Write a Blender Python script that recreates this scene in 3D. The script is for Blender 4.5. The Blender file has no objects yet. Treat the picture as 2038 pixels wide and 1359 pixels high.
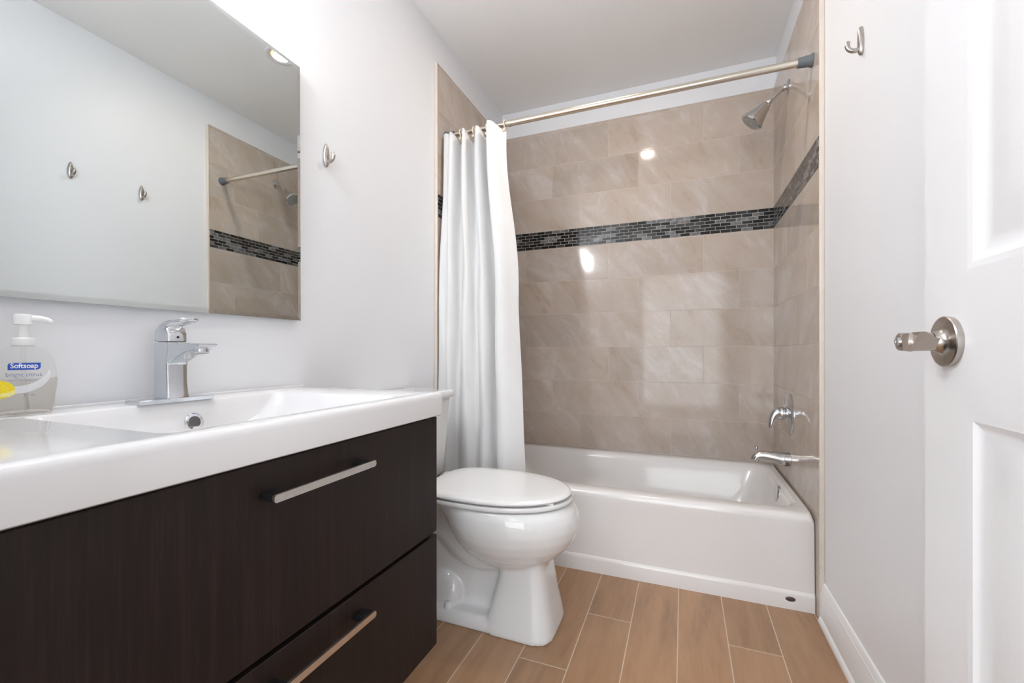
import bpy, bmesh, math, random
from mathutils import Vector, Matrix
random.seed(7)
PI = math.pi
SC = bpy.context.scene
COL = SC.collection

# ------------------------------------------------------------------ camera, world, exposure
F_PX = 862.37
YAW = math.radians(21.571)
CAM = (1.0917, 0.0, 0.9234)
cd = bpy.data.cameras.new('camera'); cam = bpy.data.objects.new('camera', cd); COL.objects.link(cam)
cd.sensor_width = 36.0; cd.lens = F_PX / 2038 * 36.0
cd.shift_x = 0.0; cd.shift_y = (698.5 - 679.5) / 2038
cd.clip_start = 0.01
cam.location = CAM
cam.rotation_euler = (PI / 2, 0, YAW)
SC.camera = cam

wd = bpy.data.worlds.new('world'); SC.world = wd; wd.use_nodes = True
wd.node_tree.nodes['Background'].inputs[0].default_value = (0.75, 0.87, 1.0, 1)
wd.node_tree.nodes['Background'].inputs[1].default_value = 0.3
SC.view_settings.view_transform = 'Standard'
SC.view_settings.look = 'None'
SC.view_settings.gamma = 1.0
SC.view_settings.use_curve_mapping = False
SC.view_settings.exposure = 0.05

HALL_FILL_W, DOWN_W, SHADE_E, FILL_WIN_W = 2.0, 5.4, 70.0, 50.0  # hall and window powers feed added fill; the other two are fixtures

# ------------------------------------------------------------------ dimensions of the room
W = 1.54            # left wall x=0, right wall x=W
YB = 2.5904         # back wall
YE = 1.7734         # front edge of the tiled alcove
H = 2.45
T = 0.0146          # tile thickness
TZ = 2.282          # top of the tiling
M0, M1 = 1.556, 1.664   # mosaic band
Y0 = 0.05           # room face of the front wall

# ------------------------------------------------------------------ materials
def new_mat(name):
    m = bpy.data.materials.new(name); m.use_nodes = True
    return m, m.node_tree, m.node_tree.nodes['Principled BSDF']

class G:
    """tiny helper for math node graphs"""
    def __init__(s, nt): s.nt = nt
    def put(s, sock, v):
        if isinstance(v, (int, float)): sock.default_value = v
        elif isinstance(v, tuple): sock.default_value = v
        else: s.nt.links.new(v, sock)
    def m(s, op, a, b=None, c=None, clamp=False):
        n = s.nt.nodes.new('ShaderNodeMath'); n.operation = op; n.use_clamp = clamp
        for i, v in enumerate((a, b, c)):
            if v is not None: s.put(n.inputs[i], v)
        return n.outputs[0]
    def pos(s):
        g = s.nt.nodes.new('ShaderNodeNewGeometry'); x = s.nt.nodes.new('ShaderNodeSeparateXYZ')
        s.nt.links.new(g.outputs['Position'], x.inputs[0]); return x.outputs
    def xyz(s, a, b, c):
        n = s.nt.nodes.new('ShaderNodeCombineXYZ')
        for i, v in enumerate((a, b, c)): s.put(n.inputs[i], v)
        return n.outputs[0]
    def noise(s, vec, scale, detail=4, rough=0.55, dist=0.0):
        n = s.nt.nodes.new('ShaderNodeTexNoise')
        s.put(n.inputs['Vector'], vec); n.inputs['Scale'].default_value = scale
        n.inputs['Detail'].default_value = detail; n.inputs['Roughness'].default_value = rough
        n.inputs['Distortion'].default_value = dist
        return n.outputs[0]
    def white(s, vec):
        n = s.nt.nodes.new('ShaderNodeTexWhiteNoise'); n.noise_dimensions = '3D'
        s.put(n.inputs['Vector'], vec); return n.outputs
    def ramp(s, fac, stops):
        n = s.nt.nodes.new('ShaderNodeValToRGB'); e = n.color_ramp.elements
        while len(e) < len(stops): e.new(0.5)
        for el, (p, c) in zip(e, stops): el.position = p; el.color = (*c, 1)
        s.put(n.inputs[0], fac); return n.outputs[0]
    def mix(s, fac, a, b, mode='MIX'):
        n = s.nt.nodes.new('ShaderNodeMix'); n.data_type = 'RGBA'; n.blend_type = mode
        s.put(n.inputs[0], fac)
        for sock, v in ((n.inputs[6], a), (n.inputs[7], b)):
            if isinstance(v, tuple): sock.default_value = (*v, 1)
            else: s.nt.links.new(v, sock)
        return n.outputs[2]
    def bump(s, h, strength, dist=0.001):
        n = s.nt.nodes.new('ShaderNodeBump'); n.inputs['Strength'].default_value = strength
        n.inputs['Distance'].default_value = dist
        s.nt.links.new(h, n.inputs['Height']); return n.outputs[0]

def plain(name, col, rough=0.5, metal=0.0, spec=0.5, coat=0.0, var=0.0, scale=30, bump=0.0, sheen=0.0):
    m, nt, b = new_mat(name); g = G(nt)
    b.inputs['Base Color'].default_value = (*col, 1)
    b.inputs['Roughness'].default_value = rough; b.inputs['Metallic'].default_value = metal
    b.inputs['Specular IOR Level'].default_value = spec; b.inputs['Coat Weight'].default_value = coat
    b.inputs['Coat Roughness'].default_value = 0.03
    b.inputs['Sheen Weight'].default_value = sheen
    p = g.pos(); v = g.xyz(p[0], p[1], p[2])
    if var or bump:
        n = g.noise(v, scale, 3)
        if var:
            lo = tuple(c * (1 - var) for c in col); hi = tuple(min(1, c * (1 + var)) for c in col)
            nt.links.new(g.ramp(n, [(0.3, lo), (0.7, hi)]), b.inputs['Base Color'])
        if bump: nt.links.new(g.bump(n, bump), b.inputs['Normal'])
    return m

PAINT = plain('wall_paint', (0.85, 0.86, 0.88), 0.42, var=0.006, scale=3, bump=0.04, spec=0.35)
CEILP = plain('ceiling_paint', (0.93, 0.925, 0.915), 0.8, var=0.006, scale=3, spec=0.2)
TRIMP = plain('trim_paint', (0.85, 0.85, 0.85), 0.28, var=0.004, scale=8)
DOORP = plain('door_paint', (0.85, 0.85, 0.855), 0.3, var=0.004, scale=6)
CERAM = plain('white_ceramic', (0.80, 0.80, 0.805), 0.10, coat=0.25, var=0.004, scale=5)
PORC = plain('white_porcelain', (0.79, 0.79, 0.785), 0.09, coat=0.4, var=0.004, scale=5)
SEATP = plain('white_seat_plastic', (0.84, 0.84, 0.835), 0.22, var=0.004, scale=5)
ENAMEL = plain('tub_enamel', (0.80, 0.775, 0.755), 0.14, coat=0.3, var=0.006, scale=4)
CHROME = plain('chrome', (0.64, 0.66, 0.69), 0.06, 1.0)
CHROMED = plain('dull_chrome', (0.62, 0.61, 0.60), 0.17, 1.0)
NICKEL = plain('brushed_nickel', (0.47, 0.435, 0.40), 0.27, 1.0, var=0.05, scale=60)
NICKELW = plain('satin_nickel_rod', (0.72, 0.67, 0.58), 0.22, 1.0)
STEEL = plain('satin_steel', (0.66, 0.63, 0.60), 0.30, 1.0, var=0.04, scale=120)
BLACKP = plain('black_handle_post', (0.012, 0.012, 0.014), 0.3)
DARKH = plain('dark_hole', (0.02, 0.02, 0.02), 0.5)
RUBBER = plain('grey_rubber', (0.13, 0.15, 0.165), 0.55)
CREAMP = plain('cream_plastic', (0.72, 0.64, 0.50), 0.35)
GROUT = plain('mosaic_grout', (0.40, 0.385, 0.36), 0.8, var=0.05, scale=90)
BULLN = plain('tile_edge_cream', (0.74, 0.66, 0.58), 0.3, var=0.03, scale=20)
MIRROR = plain('mirror_silver', (0.70, 0.735, 0.73), 0.0, 1.0)
HOLEM = plain('overflow_grey', (0.12, 0.115, 0.11), 0.4)
SPRAY = plain('spray_face_grey', (0.33, 0.34, 0.33), 0.35, var=0.1, scale=200)
MOS = [plain('mosaic_black_glass', (0.010, 0.010, 0.011), 0.08, var=0.2, scale=60),
       plain('mosaic_charcoal', (0.045, 0.043, 0.042), 0.12, var=0.5, scale=50),
       plain('mosaic_grey_stone', (0.16, 0.16, 0.165), 0.16, var=0.5, scale=45)]
LABELB = plain('label_blue', (0.010, 0.075, 0.42), 0.4)
LABELW = plain('label_white', (0.85, 0.86, 0.88), 0.4)
LABELS = plain('label_slate', (0.16, 0.20, 0.33), 0.4)
LEMON = plain('label_lemon', (0.90, 0.70, 0.02), 0.4, var=0.1, scale=300)
LEMONL = plain('label_pale_lemon', (0.93, 0.84, 0.30), 0.4, var=0.1, scale=300)
PUMPW = plain('pump_white', (0.86, 0.86, 0.85), 0.3)

def tile_mat(name, ax, shift=0.0):
    m, nt, b = new_mat(name); g = G(nt); p = g.pos(); u = p[ax]; z = p[2]
    above = g.m('GREATER_THAN', z, 1.61)
    zz = g.m('SUBTRACT', z, g.m('MULTIPLY', above, 0.1125))
    r = g.m('DIVIDE', g.m('SUBTRACT', zz, 0.3473), 0.2007)
    i = g.m('FLOOR', r); fr = g.m('FRACT', r)
    ai = g.m('ADD', i, above)          # the row over the mosaic shifts on by one
    off = g.m('MULTIPLY', g.m('MODULO', g.m('ADD', i, 30.0), 3.0), 0.1725)
    v = g.m('DIVIDE', g.m('ADD', g.m('ADD', u, off), shift), 0.513)
    j = g.m('FLOOR', v); fv = g.m('FRACT', v)
    du = g.m('MULTIPLY', g.m('MINIMUM', fv, g.m('SUBTRACT', 1.0, fv)), 0.513)
    dz = g.m('MULTIPLY', g.m('MINIMUM', fr, g.m('SUBTRACT', 1.0, fr)), 0.2007)
    d = g.m('MINIMUM', du, dz)
    gm = g.m('SUBTRACT', 1.0, g.m('DIVIDE', g.m('SUBTRACT', d, 0.0006), 0.0010, clamp=True), clamp=True)
    wn = g.white(g.xyz(ai, j, float(ax)))
    rs = nt.nodes.new('ShaderNodeSeparateColor'); nt.links.new(wn[1], rs.inputs[0])
    # veins run diagonally; every tile samples another spot
    sx = g.m('ADD', g.m('ADD', u, g.m('MULTIPLY', z, 0.75)), g.m('MULTIPLY', rs.outputs[0], 23.0))
    sy = g.m('ADD', g.m('MULTIPLY', g.m('SUBTRACT', z, g.m('MULTIPLY', u, 0.75)), 0.42), g.m('MULTIPLY', rs.outputs[1], 19.0))
    vec = g.xyz(sx, sy, 0.0)
    n1 = g.noise(vec, 4.2, 7, 0.62, 1.1)
    n2 = g.noise(vec, 14.0, 6, 0.65, 1.6)
    f = g.m('ADD', g.m('MULTIPLY', n1, 0.72), g.m('MULTIPLY', n2, 0.28))
    c = g.ramp(f, [(0.30, (0.385, 0.305, 0.240)), (0.42, (0.475, 0.395, 0.328)), (0.53, (0.505, 0.435, 0.38)), (0.62, (0.565, 0.508, 0.465)), (0.75, (0.655, 0.605, 0.57))])
    tone = g.m('ADD', 0.93, g.m('MULTIPLY', rs.outputs[2], 0.13))
    c = g.mix(1.0, c, g.xyz(tone, tone, tone), 'MULTIPLY')
    c = g.mix(g.m('MULTIPLY', gm, 0.50), c, (0.60, 0.53, 0.46))
    nt.links.new(c, b.inputs['Base Color'])
    nt.links.new(g.m('ADD', 0.08, g.m('MULTIPLY', gm, 0.5)), b.inputs['Roughness']); b.inputs['Specular IOR Level'].default_value = 0.36
    hgt = g.m('ADD', g.m('SUBTRACT', 1.0, gm), g.m('MULTIPLY', g.noise(g.xyz(p[0], p[1], p[2]), 7, 2), 0.6))
    nt.links.new(g.bump(hgt, 0.22, 0.0012), b.inputs['Normal'])
    return m
TILE_X = tile_mat('beige_marble_tile_long', 0)
TILE_Y = tile_mat('beige_marble_tile_end', 1, -0.05)

def floor_mat():
    m, nt, b = new_mat('wood_look_floor_tile'); g = G(nt); p = g.pos()
    r = g.m('DIVIDE', g.m('SUBTRACT', p[0], 0.6295), 0.1485)
    i = g.m('FLOOR', r); fr = g.m('FRACT', r)
    off = g.m('ADD', 1.224, g.m('MULTIPLY', g.m('MODULO', g.m('ADD', i, 30.0), 3.0), 0.2945))
    v = g.m('DIVIDE', g.m('SUBTRACT', p[1], off), 0.8835)
    j = g.m('FLOOR', v); fv = g.m('FRACT', v)
    du = g.m('MULTIPLY', g.m('MINIMUM', fv, g.m('SUBTRACT', 1.0, fv)), 0.8835)
    dx = g.m('MULTIPLY', g.m('MINIMUM', fr, g.m('SUBTRACT', 1.0, fr)), 0.1485)
    d = g.m('MINIMUM', du, dx)
    gm = g.m('SUBTRACT', 1.0, g.m('DIVIDE', g.m('SUBTRACT', d, 0.0011), 0.0008, clamp=True), clamp=True)
    wn = g.white(g.xyz(i, j, 3.0)); rs = nt.nodes.new('ShaderNodeSeparateColor'); nt.links.new(wn[1], rs.inputs[0])
    vec = g.xyz(g.m('ADD', p[0], g.m('MULTIPLY', rs.outputs[0], 9.0)), g.m('ADD', g.m('MULTIPLY', p[1], 0.13), g.m('MULTIPLY', rs.outputs[1], 7.0)), 0.0)
    n1 = g.noise(vec, 11.0, 5, 0.55, 0.8); n2 = g.noise(vec, 70.0, 4, 0.6, 0.4)
    f = g.m('ADD', g.m('MULTIPLY', n1, 0.7), g.m('MULTIPLY', n2, 0.3))
    c = g.ramp(f, [(0.28, (0.245, 0.140, 0.078)), (0.45, (0.355, 0.205, 0.112)), (0.58, (0.400, 0.236, 0.132)), (0.74, (0.42, 0.268, 0.160))])
    tone = g.m('ADD', 0.94, g.m('MULTIPLY', rs.outputs[2], 0.14))
    c = g.mix(1.0, c, g.xyz(tone, tone, tone), 'MULTIPLY')
    c = g.mix(gm, c, (0.62, 0.50, 0.40))
    nt.links.new(c, b.inputs['Base Color'])
    nt.links.new(g.m('ADD', 0.33, g.m('MULTIPLY', gm, 0.4)), b.inputs['Roughness'])
    nt.links.new(g.bump(g.m('ADD', g.m('SUBTRACT', 1.0, gm), g.m('MULTIPLY', n2, 0.2)), 0.3, 0.001), b.inputs['Normal'])
    return m
FLOORM = floor_mat()

def wenge_mat():
    m, nt, b = new_mat('black_brown_wood'); g = G(nt); p = g.pos()
    vec = g.xyz(g.m('MULTIPLY', p[0], 1.0), p[1], g.m('MULTIPLY', p[2], 0.035))
    n1 = g.noise(vec, 60.0, 5, 0.65, 0.6); n2 = g.noise(vec, 330.0, 3, 0.6)
    f = g.m('ADD', g.m('MULTIPLY', n1, 0.6), g.m('MULTIPLY', n2, 0.4))
    c = g.ramp(f, [(0.30, (0.0050, 0.0026, 0.0022)), (0.5, (0.0115, 0.0060, 0.0050)), (0.68, (0.0235, 0.0130, 0.0110))])
    nt.links.new(c, b.inputs['Base Color']); b.inputs['Roughness'].default_value = 0.52; b.inputs['Specular IOR Level'].default_value = 0.3
    nt.links.new(g.bump(f, 0.12, 0.0006), b.inputs['Normal'])
    return m
WENGE = wenge_mat()

def cloth_mat():
    m, nt, b = new_mat('white_curtain_fabric'); g = G(nt); p = g.pos()
    w = g.m('ADD', g.m('SINE', g.m('MULTIPLY', p[2], 2600.0)), g.m('SINE', g.m('MULTIPLY', p[0], 2600.0)))
    n = g.noise(g.xyz(p[0], p[1], p[2]), 14, 3)
    nt.links.new(g.ramp(n, [(0.3, (0.885, 0.885, 0.88)), (0.7, (0.905, 0.905, 0.90))]), b.inputs['Base Color'])
    b.inputs['Roughness'].default_value = 0.85
    nt.links.new(g.bump(g.m('ADD', g.m('MULTIPLY', w, 0.1), g.m('MULTIPLY', n, 2.0)), 0.12, 0.001), b.inputs['Normal'])
    tr = nt.nodes.new('ShaderNodeBsdfTranslucent'); tr.inputs[0].default_value = (0.92, 0.92, 0.91, 1)
    mx = nt.nodes.new('ShaderNodeMixShader'); mx.inputs[0].default_value = 0.15
    nt.links.new(b.outputs[0], mx.inputs[1]); nt.links.new(tr.outputs[0], mx.inputs[2])
    nt.links.new(mx.outputs[0], nt.nodes['Material Output'].inputs[0])
    return m
CLOTH = cloth_mat()

def emit_mat(name, col, s):
    m, nt, b = new_mat(name)
    b.inputs['Base Color'].default_value = (*col, 1); b.inputs['Roughness'].default_value = 0.4
    b.inputs['Emission Color'].default_value = (*col, 1); b.inputs['Emission Strength'].default_value = s
    return m
def glass_mat(name, col, ior, rough=0.0):
    m, nt, b = new_mat(name)
    b.inputs['Base Color'].default_value = (*col, 1); b.inputs['Transmission Weight'].default_value = 1.0
    b.inputs['IOR'].default_value = ior; b.inputs['Roughness'].default_value = rough
    return m
BOTTLE = glass_mat('clear_bottle_plastic', (0.985, 0.98, 0.97), 1.10)
LIQUID = glass_mat('clear_soap_liquid', (0.94, 0.91, 0.86), 1.13)
def film_mat():
    m, nt, b = new_mat('clear_label_film')
    b.inputs['Base Color'].default_value = (0.88, 0.90, 0.94, 1); b.inputs['Alpha'].default_value = 0.62
    b.inputs['Roughness'].default_value = 0.35
    return m
FILM = film_mat()

# ------------------------------------------------------------------ mesh helpers
def box(bm, x0, x1, y0, y1, z0, z1, bev=0.0, seg=2):
    vs = [bm.verts.new((x, y, z)) for x in (x0, x1) for y in (y0, y1) for z in (z0, z1)]
    fs = [bm.faces.new([vs[i] for i in q]) for q in ((0, 1, 3, 2), (4, 6, 7, 5), (0, 4, 5, 1), (2, 3, 7, 6), (0, 2, 6, 4), (1, 5, 7, 3))]
    if bev:
        es = list({e for f in fs for e in f.edges})
        bmesh.ops.bevel(bm, geom=es, offset=bev, segments=seg, profile=0.5, affect='EDGES', clamp_overlap=True)
def loft(bm, loops, cap0=True, cap1=True):
    rows = [[bm.verts.new(p) for p in l] for l in loops]
    n = len(rows[0])
    for a, b in zip(rows, rows[1:]):
        for k in range(n):
            bm.faces.new((a[k], a[(k + 1) % n], b[(k + 1) % n], b[k]))
    if cap0: bm.faces.new(list(reversed(rows[0])))
    if cap1: bm.faces.new(rows[-1])
    return rows
def frame(d):
    d = Vector(d).normalized(); up = Vector((0, 0, 1)) if abs(d.z) < 0.95 else Vector((0, 1, 0))
    a = d.cross(up).normalized(); return a, d.cross(a).normalized()
def lathe(bm, org, axis, prof, n=32, cap0=True, cap1=True):
    a, b = frame(axis); d = Vector(axis).normalized(); o = Vector(org)
    loops = []
    for r, h in prof:
        r = max(r, 1e-5)
        loops.append([o + d * h + (a * math.cos(t) + b * math.sin(t)) * r for t in (2 * PI * k / n for k in range(n))])
    loft(bm, loops, cap0, cap1)
def spline(pts, n):
    P = [Vector(p) for p in pts]; out = []
    for k in range(n + 1):
        t = k / n * (len(P) - 1); i = min(int(t), len(P) - 2); f = t - i
        p0 = P[max(i - 1, 0)]; p1 = P[i]; p2 = P[i + 1]; p3 = P[min(i + 2, len(P) - 1)]
        out.append(0.5 * ((2 * p1) + (p2 - p0) * f + (2 * p0 - 5 * p1 + 4 * p2 - p3) * f * f + (3 * p1 - p0 - 3 * p2 + p3) * f ** 3))
    return out
def lerp_list(v, t):
    x = t * (len(v) - 1); i = min(int(x), len(v) - 2); return v[i] + (v[i + 1] - v[i]) * (x - i)
def tube(bm, pts, rad, n=16, seg=24, flat=None, ref=None):
    """sweep; rad list along the path; flat = list of second radii (ellipse)"""
    P = spline(pts, seg) if seg else [Vector(p) for p in pts]
    m = len(P) - 1; loops = []; ra = None
    for k, p in enumerate(P):
        d = (P[min(k + 1, m)] - P[max(k - 1, 0)]).normalized()
        if ra is None:
            ra = Vector(ref) if ref else frame(d)[0]
        ra = (ra - d * ra.dot(d)).normalized(); rb = d.cross(ra)
        r1 = lerp_list(rad, k / m); r2 = lerp_list(flat, k / m) if flat else r1
        loops.append([p + ra * (r1 * math.cos(2 * PI * q / n)) + rb * (r2 * math.sin(2 * PI * q / n)) for q in range(n)])
    loft(bm, loops)
def rrect(x0, x1, y0, y1, r, z, n=8):
    out = []
    for cx, cy, a0 in ((x1 - r, y1 - r, 0), (x0 + r, y1 - r, 90), (x0 + r, y0 + r, 180), (x1 - r, y0 + r, 270)):
        for k in range(n + 1):
            a = math.radians(a0 + 90 * k / n); out.append((cx + r * math.cos(a), cy + r * math.sin(a), z))
    return out
def egg(xb, xf, hw, z, xm=None, n=64, ef=2.05, eb=2.05, cy=0.0):
    xm = xm if xm is not None else xb + (xf - xb) * 0.47
    out = []
    for k in range(n):
        t = 2 * PI * k / n; c, s = math.cos(t), math.sin(t); e = ef if c > 0 else eb
        cc = math.copysign(abs(c) ** (2 / e), c); ss = math.copysign(abs(s) ** (2 / e), s)
        out.append((xm + (xf - xm if c > 0 else xm - xb) * cc, cy + hw * ss, z))
    return out
def finish(name, bm, mats, parent=None, smooth=35, recalc=True, mats_set=True):
    if recalc: bmesh.ops.recalc_face_normals(bm, faces=bm.faces)
    me = bpy.data.meshes.new(name); bm.to_mesh(me); bm.free()
    for m in (mats if isinstance(mats, list) else [mats]): me.materials.append(m)
    if smooth:
        me.polygons.foreach_set('use_smooth', [True] * len(me.polygons))
        me.set_sharp_from_angle(angle=math.radians(smooth))
    o = bpy.data.objects.new(name, me); COL.objects.link(o)
    if parent is not None:
        o.parent = parent; o.matrix_parent_inverse = Matrix.Translation(-Vector(parent.location))
    return o
def thing(name, label, cat, loc=(0, 0, 0), group=None):
    o = bpy.data.objects.new(name, None); COL.objects.link(o); o.location = loc
    o.empty_display_size = 0.05
    tag(o, label, cat, group); return o
def tag(o, label, cat, group=None, kind=None):
    o['label'] = label; o['category'] = cat
    if group: o['group'] = group
    if kind: o['kind'] = kind
    return o
def struct(name, bm, mats, label, cat, smooth=35):
    o = finish(name, bm, mats, None, smooth); tag(o, label, cat, kind='structure'); return o
def sbox(name, mats, label, cat, *b, bev=0.0):
    bm = bmesh.new(); box(bm, *b, bev=bev); return struct(name, bm, mats, label, cat, 35 if bev else 0)
def remesh(o, voxel, smooth_it=4):
    md = o.modifiers.new('r', 'REMESH'); md.mode = 'VOXEL'; md.voxel_size = voxel; md.use_smooth_shade = True
    ms = o.modifiers.new('s', 'SMOOTH'); ms.iterations = smooth_it; ms.factor = 0.5
    dg = bpy.context.evaluated_depsgraph_get(); dg.update()
    me = bpy.data.meshes.new_from_object(o.evaluated_get(dg)); me.name = o.name
    o.modifiers.clear(); old = o.data; o.data = me; bpy.data.meshes.remove(old)
    me.polygons.foreach_set('use_smooth', [True] * len(me.polygons))
def copy_tree(src, loc, label):
    r = src.copy(); COL.objects.link(r); r.location = loc; r['label'] = label
    for ch in list(src.children):
        c = ch.copy(); COL.objects.link(c); c.parent = r; c.matrix_parent_inverse = ch.matrix_parent_inverse.copy()
        for gc in list(ch.children):
            d = gc.copy(); COL.objects.link(d); d.parent = c; d.matrix_parent_inverse = gc.matrix_parent_inverse.copy()
    return r

# ------------------------------------------------------------------ room shell
sbox('floor', FLOORM, 'brown wood-look plank tile floor with pale grout lines', 'floor', -0.1, W + 0.1, -0.05, YB + 0.1, -0.1, 0)
sbox('ceiling', CEILP, 'flat white ceiling over the bathroom', 'ceiling', -0.1, W + 0.1, -0.10, YB + 0.1, H, H + 0.1)
sbox('wall_left', PAINT, 'pale grey painted wall behind the vanity and toilet', 'wall', -0.1, 0, -0.10, YB + 0.1, 0, H)
sbox('wall_right', PAINT, 'pale grey painted wall behind the open door', 'wall', W, W + 0.1, -0.10, YB + 0.1, 0, H)
sbox('wall_back', PAINT, 'painted end wall above the tub tiling', 'wall', 0, W, YB, YB + 0.1, 0, H)
DX0, DX1, DH = 0.665, 1.462, 2.06
bm = bmesh.new()
box(bm, 0, DX0, -0.10, Y0, 0, H); box(bm, DX1, W, -0.10, Y0, 0, H); box(bm, DX0, DX1, -0.10, Y0, DH, H)
struct('wall_front', bm, PAINT, 'painted wall with the doorway the photo is taken from', 'wall', 0)
# tiled alcove
sbox('wall_back_tile', TILE_X, 'beige marble tile field on the long wall over the tub', 'wall tile', T, W - T, YB - T, YB, 0, TZ)
sbox('wall_left_tile', TILE_Y, 'beige marble tile field behind the shower curtain', 'wall tile', 0, T, YE, YB, 0, TZ)
sbox('wall_right_tile', TILE_Y, 'beige marble tile field behind the shower fittings', 'wall tile', W - T, W, YE, YB, 0, TZ)
sbox('trim_1', BULLN, 'cream tile edge strip on the right wall', 'tile edge', W - T - 0.001, W, YE - 0.011, YE, 0.0, TZ, bev=0.003)
sbox('trim_2', BULLN, 'cream tile edge strip on the left wall', 'tile edge', 0, T + 0.001, YE - 0.011, YE, 0.0, TZ, bev=0.003)
# mosaic bands
def mosaic(name, label, ax, fixed, a0, a1, sgn, first=0.0):
    bm = bmesh.new(); t = 0.0022
    def add(u0, u1, z0, z1, d0, d1, mi, bev=0.0):
        k = len(bm.faces)
        if ax == 0: box(bm, u0, u1, min(d0, d1), max(d0, d1), z0, z1)
        else: box(bm, min(d0, d1), max(d0, d1), u0, u1, z0, z1)
        bm.faces.ensure_lookup_table()
        for f in bm.faces[k:]: f.material_index = mi
    add(a0, a1, M0, M1, fixed, fixed + sgn * 0.0012, 3)
    nrow = 6; rh = (M1 - M0) / nrow; L = 0.0505; gp = 0.0028
    for r in range(nrow):
        u = a0 - (L * 0.5 if r % 2 else 0) - first
        while u < a1:
            u0, u1 = max(u + gp / 2, a0), min(u + L - gp / 2, a1)
            if u1 - u0 > 0.006:
                q = random.random(); mi = 0 if q < 0.5 else (1 if q < 0.78 else 2)
                add(u0, u1, M0 + r * rh + gp / 2, M0 + (r + 1) * rh - gp / 2, fixed, fixed + sgn * t, mi)
            u += L
    struct(name, bm, MOS + [GROUT], label, 'mosaic band', 0)
mosaic('trim_3', 'black and grey mosaic band along the back tile wall', 0, YB - T, T, W - T, -1)
mosaic('trim_4', 'black and grey mosaic band on the right tile wall', 1, W - T, YE, YB - T - 0.003, -1)
mosaic('trim_5', 'black and grey mosaic band on the left tile wall', 1, T, YE, YB - T - 0.003, 1)
# baseboards
def baseboard(name, label, x, sgn, y0, y1):
    bm = bmesh.new()
    pr = [(0, 0.0), (0.020, 0.0), (0.020, 0.006), (0.017, 0.014), (0.0125, 0.019), (0.0125, 0.098), (0.0105, 0.103), (0.0105, 0.110), (0.008, 0.115), (0.0075, 0.124), (0.004, 0.131), (0, 0.133)]
    loft(bm, [[(x + sgn * a, y, z) for a, z in pr] for y in (y0, y1)])
    struct(name, bm, TRIMP, label, 'baseboard', 25)
baseboard('baseboard_right', 'white moulded baseboard along the right wall', W, -1, Y0, YE - 0.011)
baseboard('baseboard_left', 'white baseboard behind the toilet', 0, 1, 1.02, YE - 0.011)
# door casing and the hall the camera stands in
bm = bmesh.new()
for x0, x1 in ((DX0 - 0.06, DX0), (DX1, DX1 + 0.06)): box(bm, x0, x1, Y0, Y0 + 0.014, 0, DH, 0.003)
box(bm, DX0 - 0.06, DX1 + 0.06, Y0, Y0 + 0.014, DH, DH + 0.06, 0.003)
struct('trim_6', bm, TRIMP, 'white casing around the doorway, bathroom side', 'door casing')
sbox('floor_hall', FLOORM, 'plank floor of the hall outside the doorway', 'floor', -0.5, 2.6, -2.1, -0.05, -0.1, 0)
sbox('ceiling_hall', CEILP, 'white ceiling of the hall outside the doorway', 'ceiling', -0.5, 2.6, -2.1, -0.10, H, H + 0.1)
sbox('wall_hall_back', PAINT, 'painted hall wall facing the doorway', 'wall', -0.5, 2.6, -2.2, -2.1, 0, H)
sbox('wall_hall_left', PAINT, 'painted hall wall on the left', 'wall', -0.6, -0.5, -2.1, -0.10, 0, H)
sbox('wall_hall_right', PAINT, 'painted hall wall on the right', 'wall', 2.6, 2.7, -2.1, -0.10, 0, H)
sbox('wall_hall_front_left', PAINT, 'hall side of the wall left of the bathroom', 'wall', -0.5, -0.1, -0.10, -0.05, 0, H)
sbox('wall_hall_front_right', PAINT, 'hall side of the wall right of the bathroom', 'wall', W + 0.1, 2.6, -0.10, -0.05, 0, H)

# ------------------------------------------------------------------ lamps and added hall fill
def area(name, parent, loc, power, size, col, rot=(0, 0, 0), shape='DISK', spread=None):
    l = bpy.data.lights.new(name, 'AREA'); l.shape = shape; l.size = size; l.energy = power; l.color = col
    if spread: l.spread = spread
    o = bpy.data.objects.new(name, l); COL.objects.link(o); o.rotation_euler = rot
    o.parent = parent; o.location = Vector(loc) - Vector(parent.location); return o
LRX, LRY = 0.835, 1.66
rl = thing('recessed_light', 'round recessed ceiling light with warm bulb, reflected in the mirror', 'ceiling light', (LRX, LRY, H))
bm = bmesh.new(); lathe(bm, (LRX, LRY, H), (0, 0, -1), [(0.074, 0), (0.074, 0.003), (0.068, 0.005), (0.052, 0.004), (0.046, 0.0)], 40, False, False)
finish('trim_ring', bm, TRIMP, rl)
bm = bmesh.new(); lathe(bm, (LRX, LRY, H - 0.001), (0, 0, -1), [(0.0465, 0), (0.042, 0.0022), (0.02, 0.003), (0.0, 0.0032)], 40)
finish('lens', bm, emit_mat('warm_lamp_lens', (1.0, 0.66, 0.30), 1.7), rl)
area('downlight_lamp', rl, (LRX, LRY, H - 0.008), DOWN_W, 0.075, (1.0, 0.88, 0.76))

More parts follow.
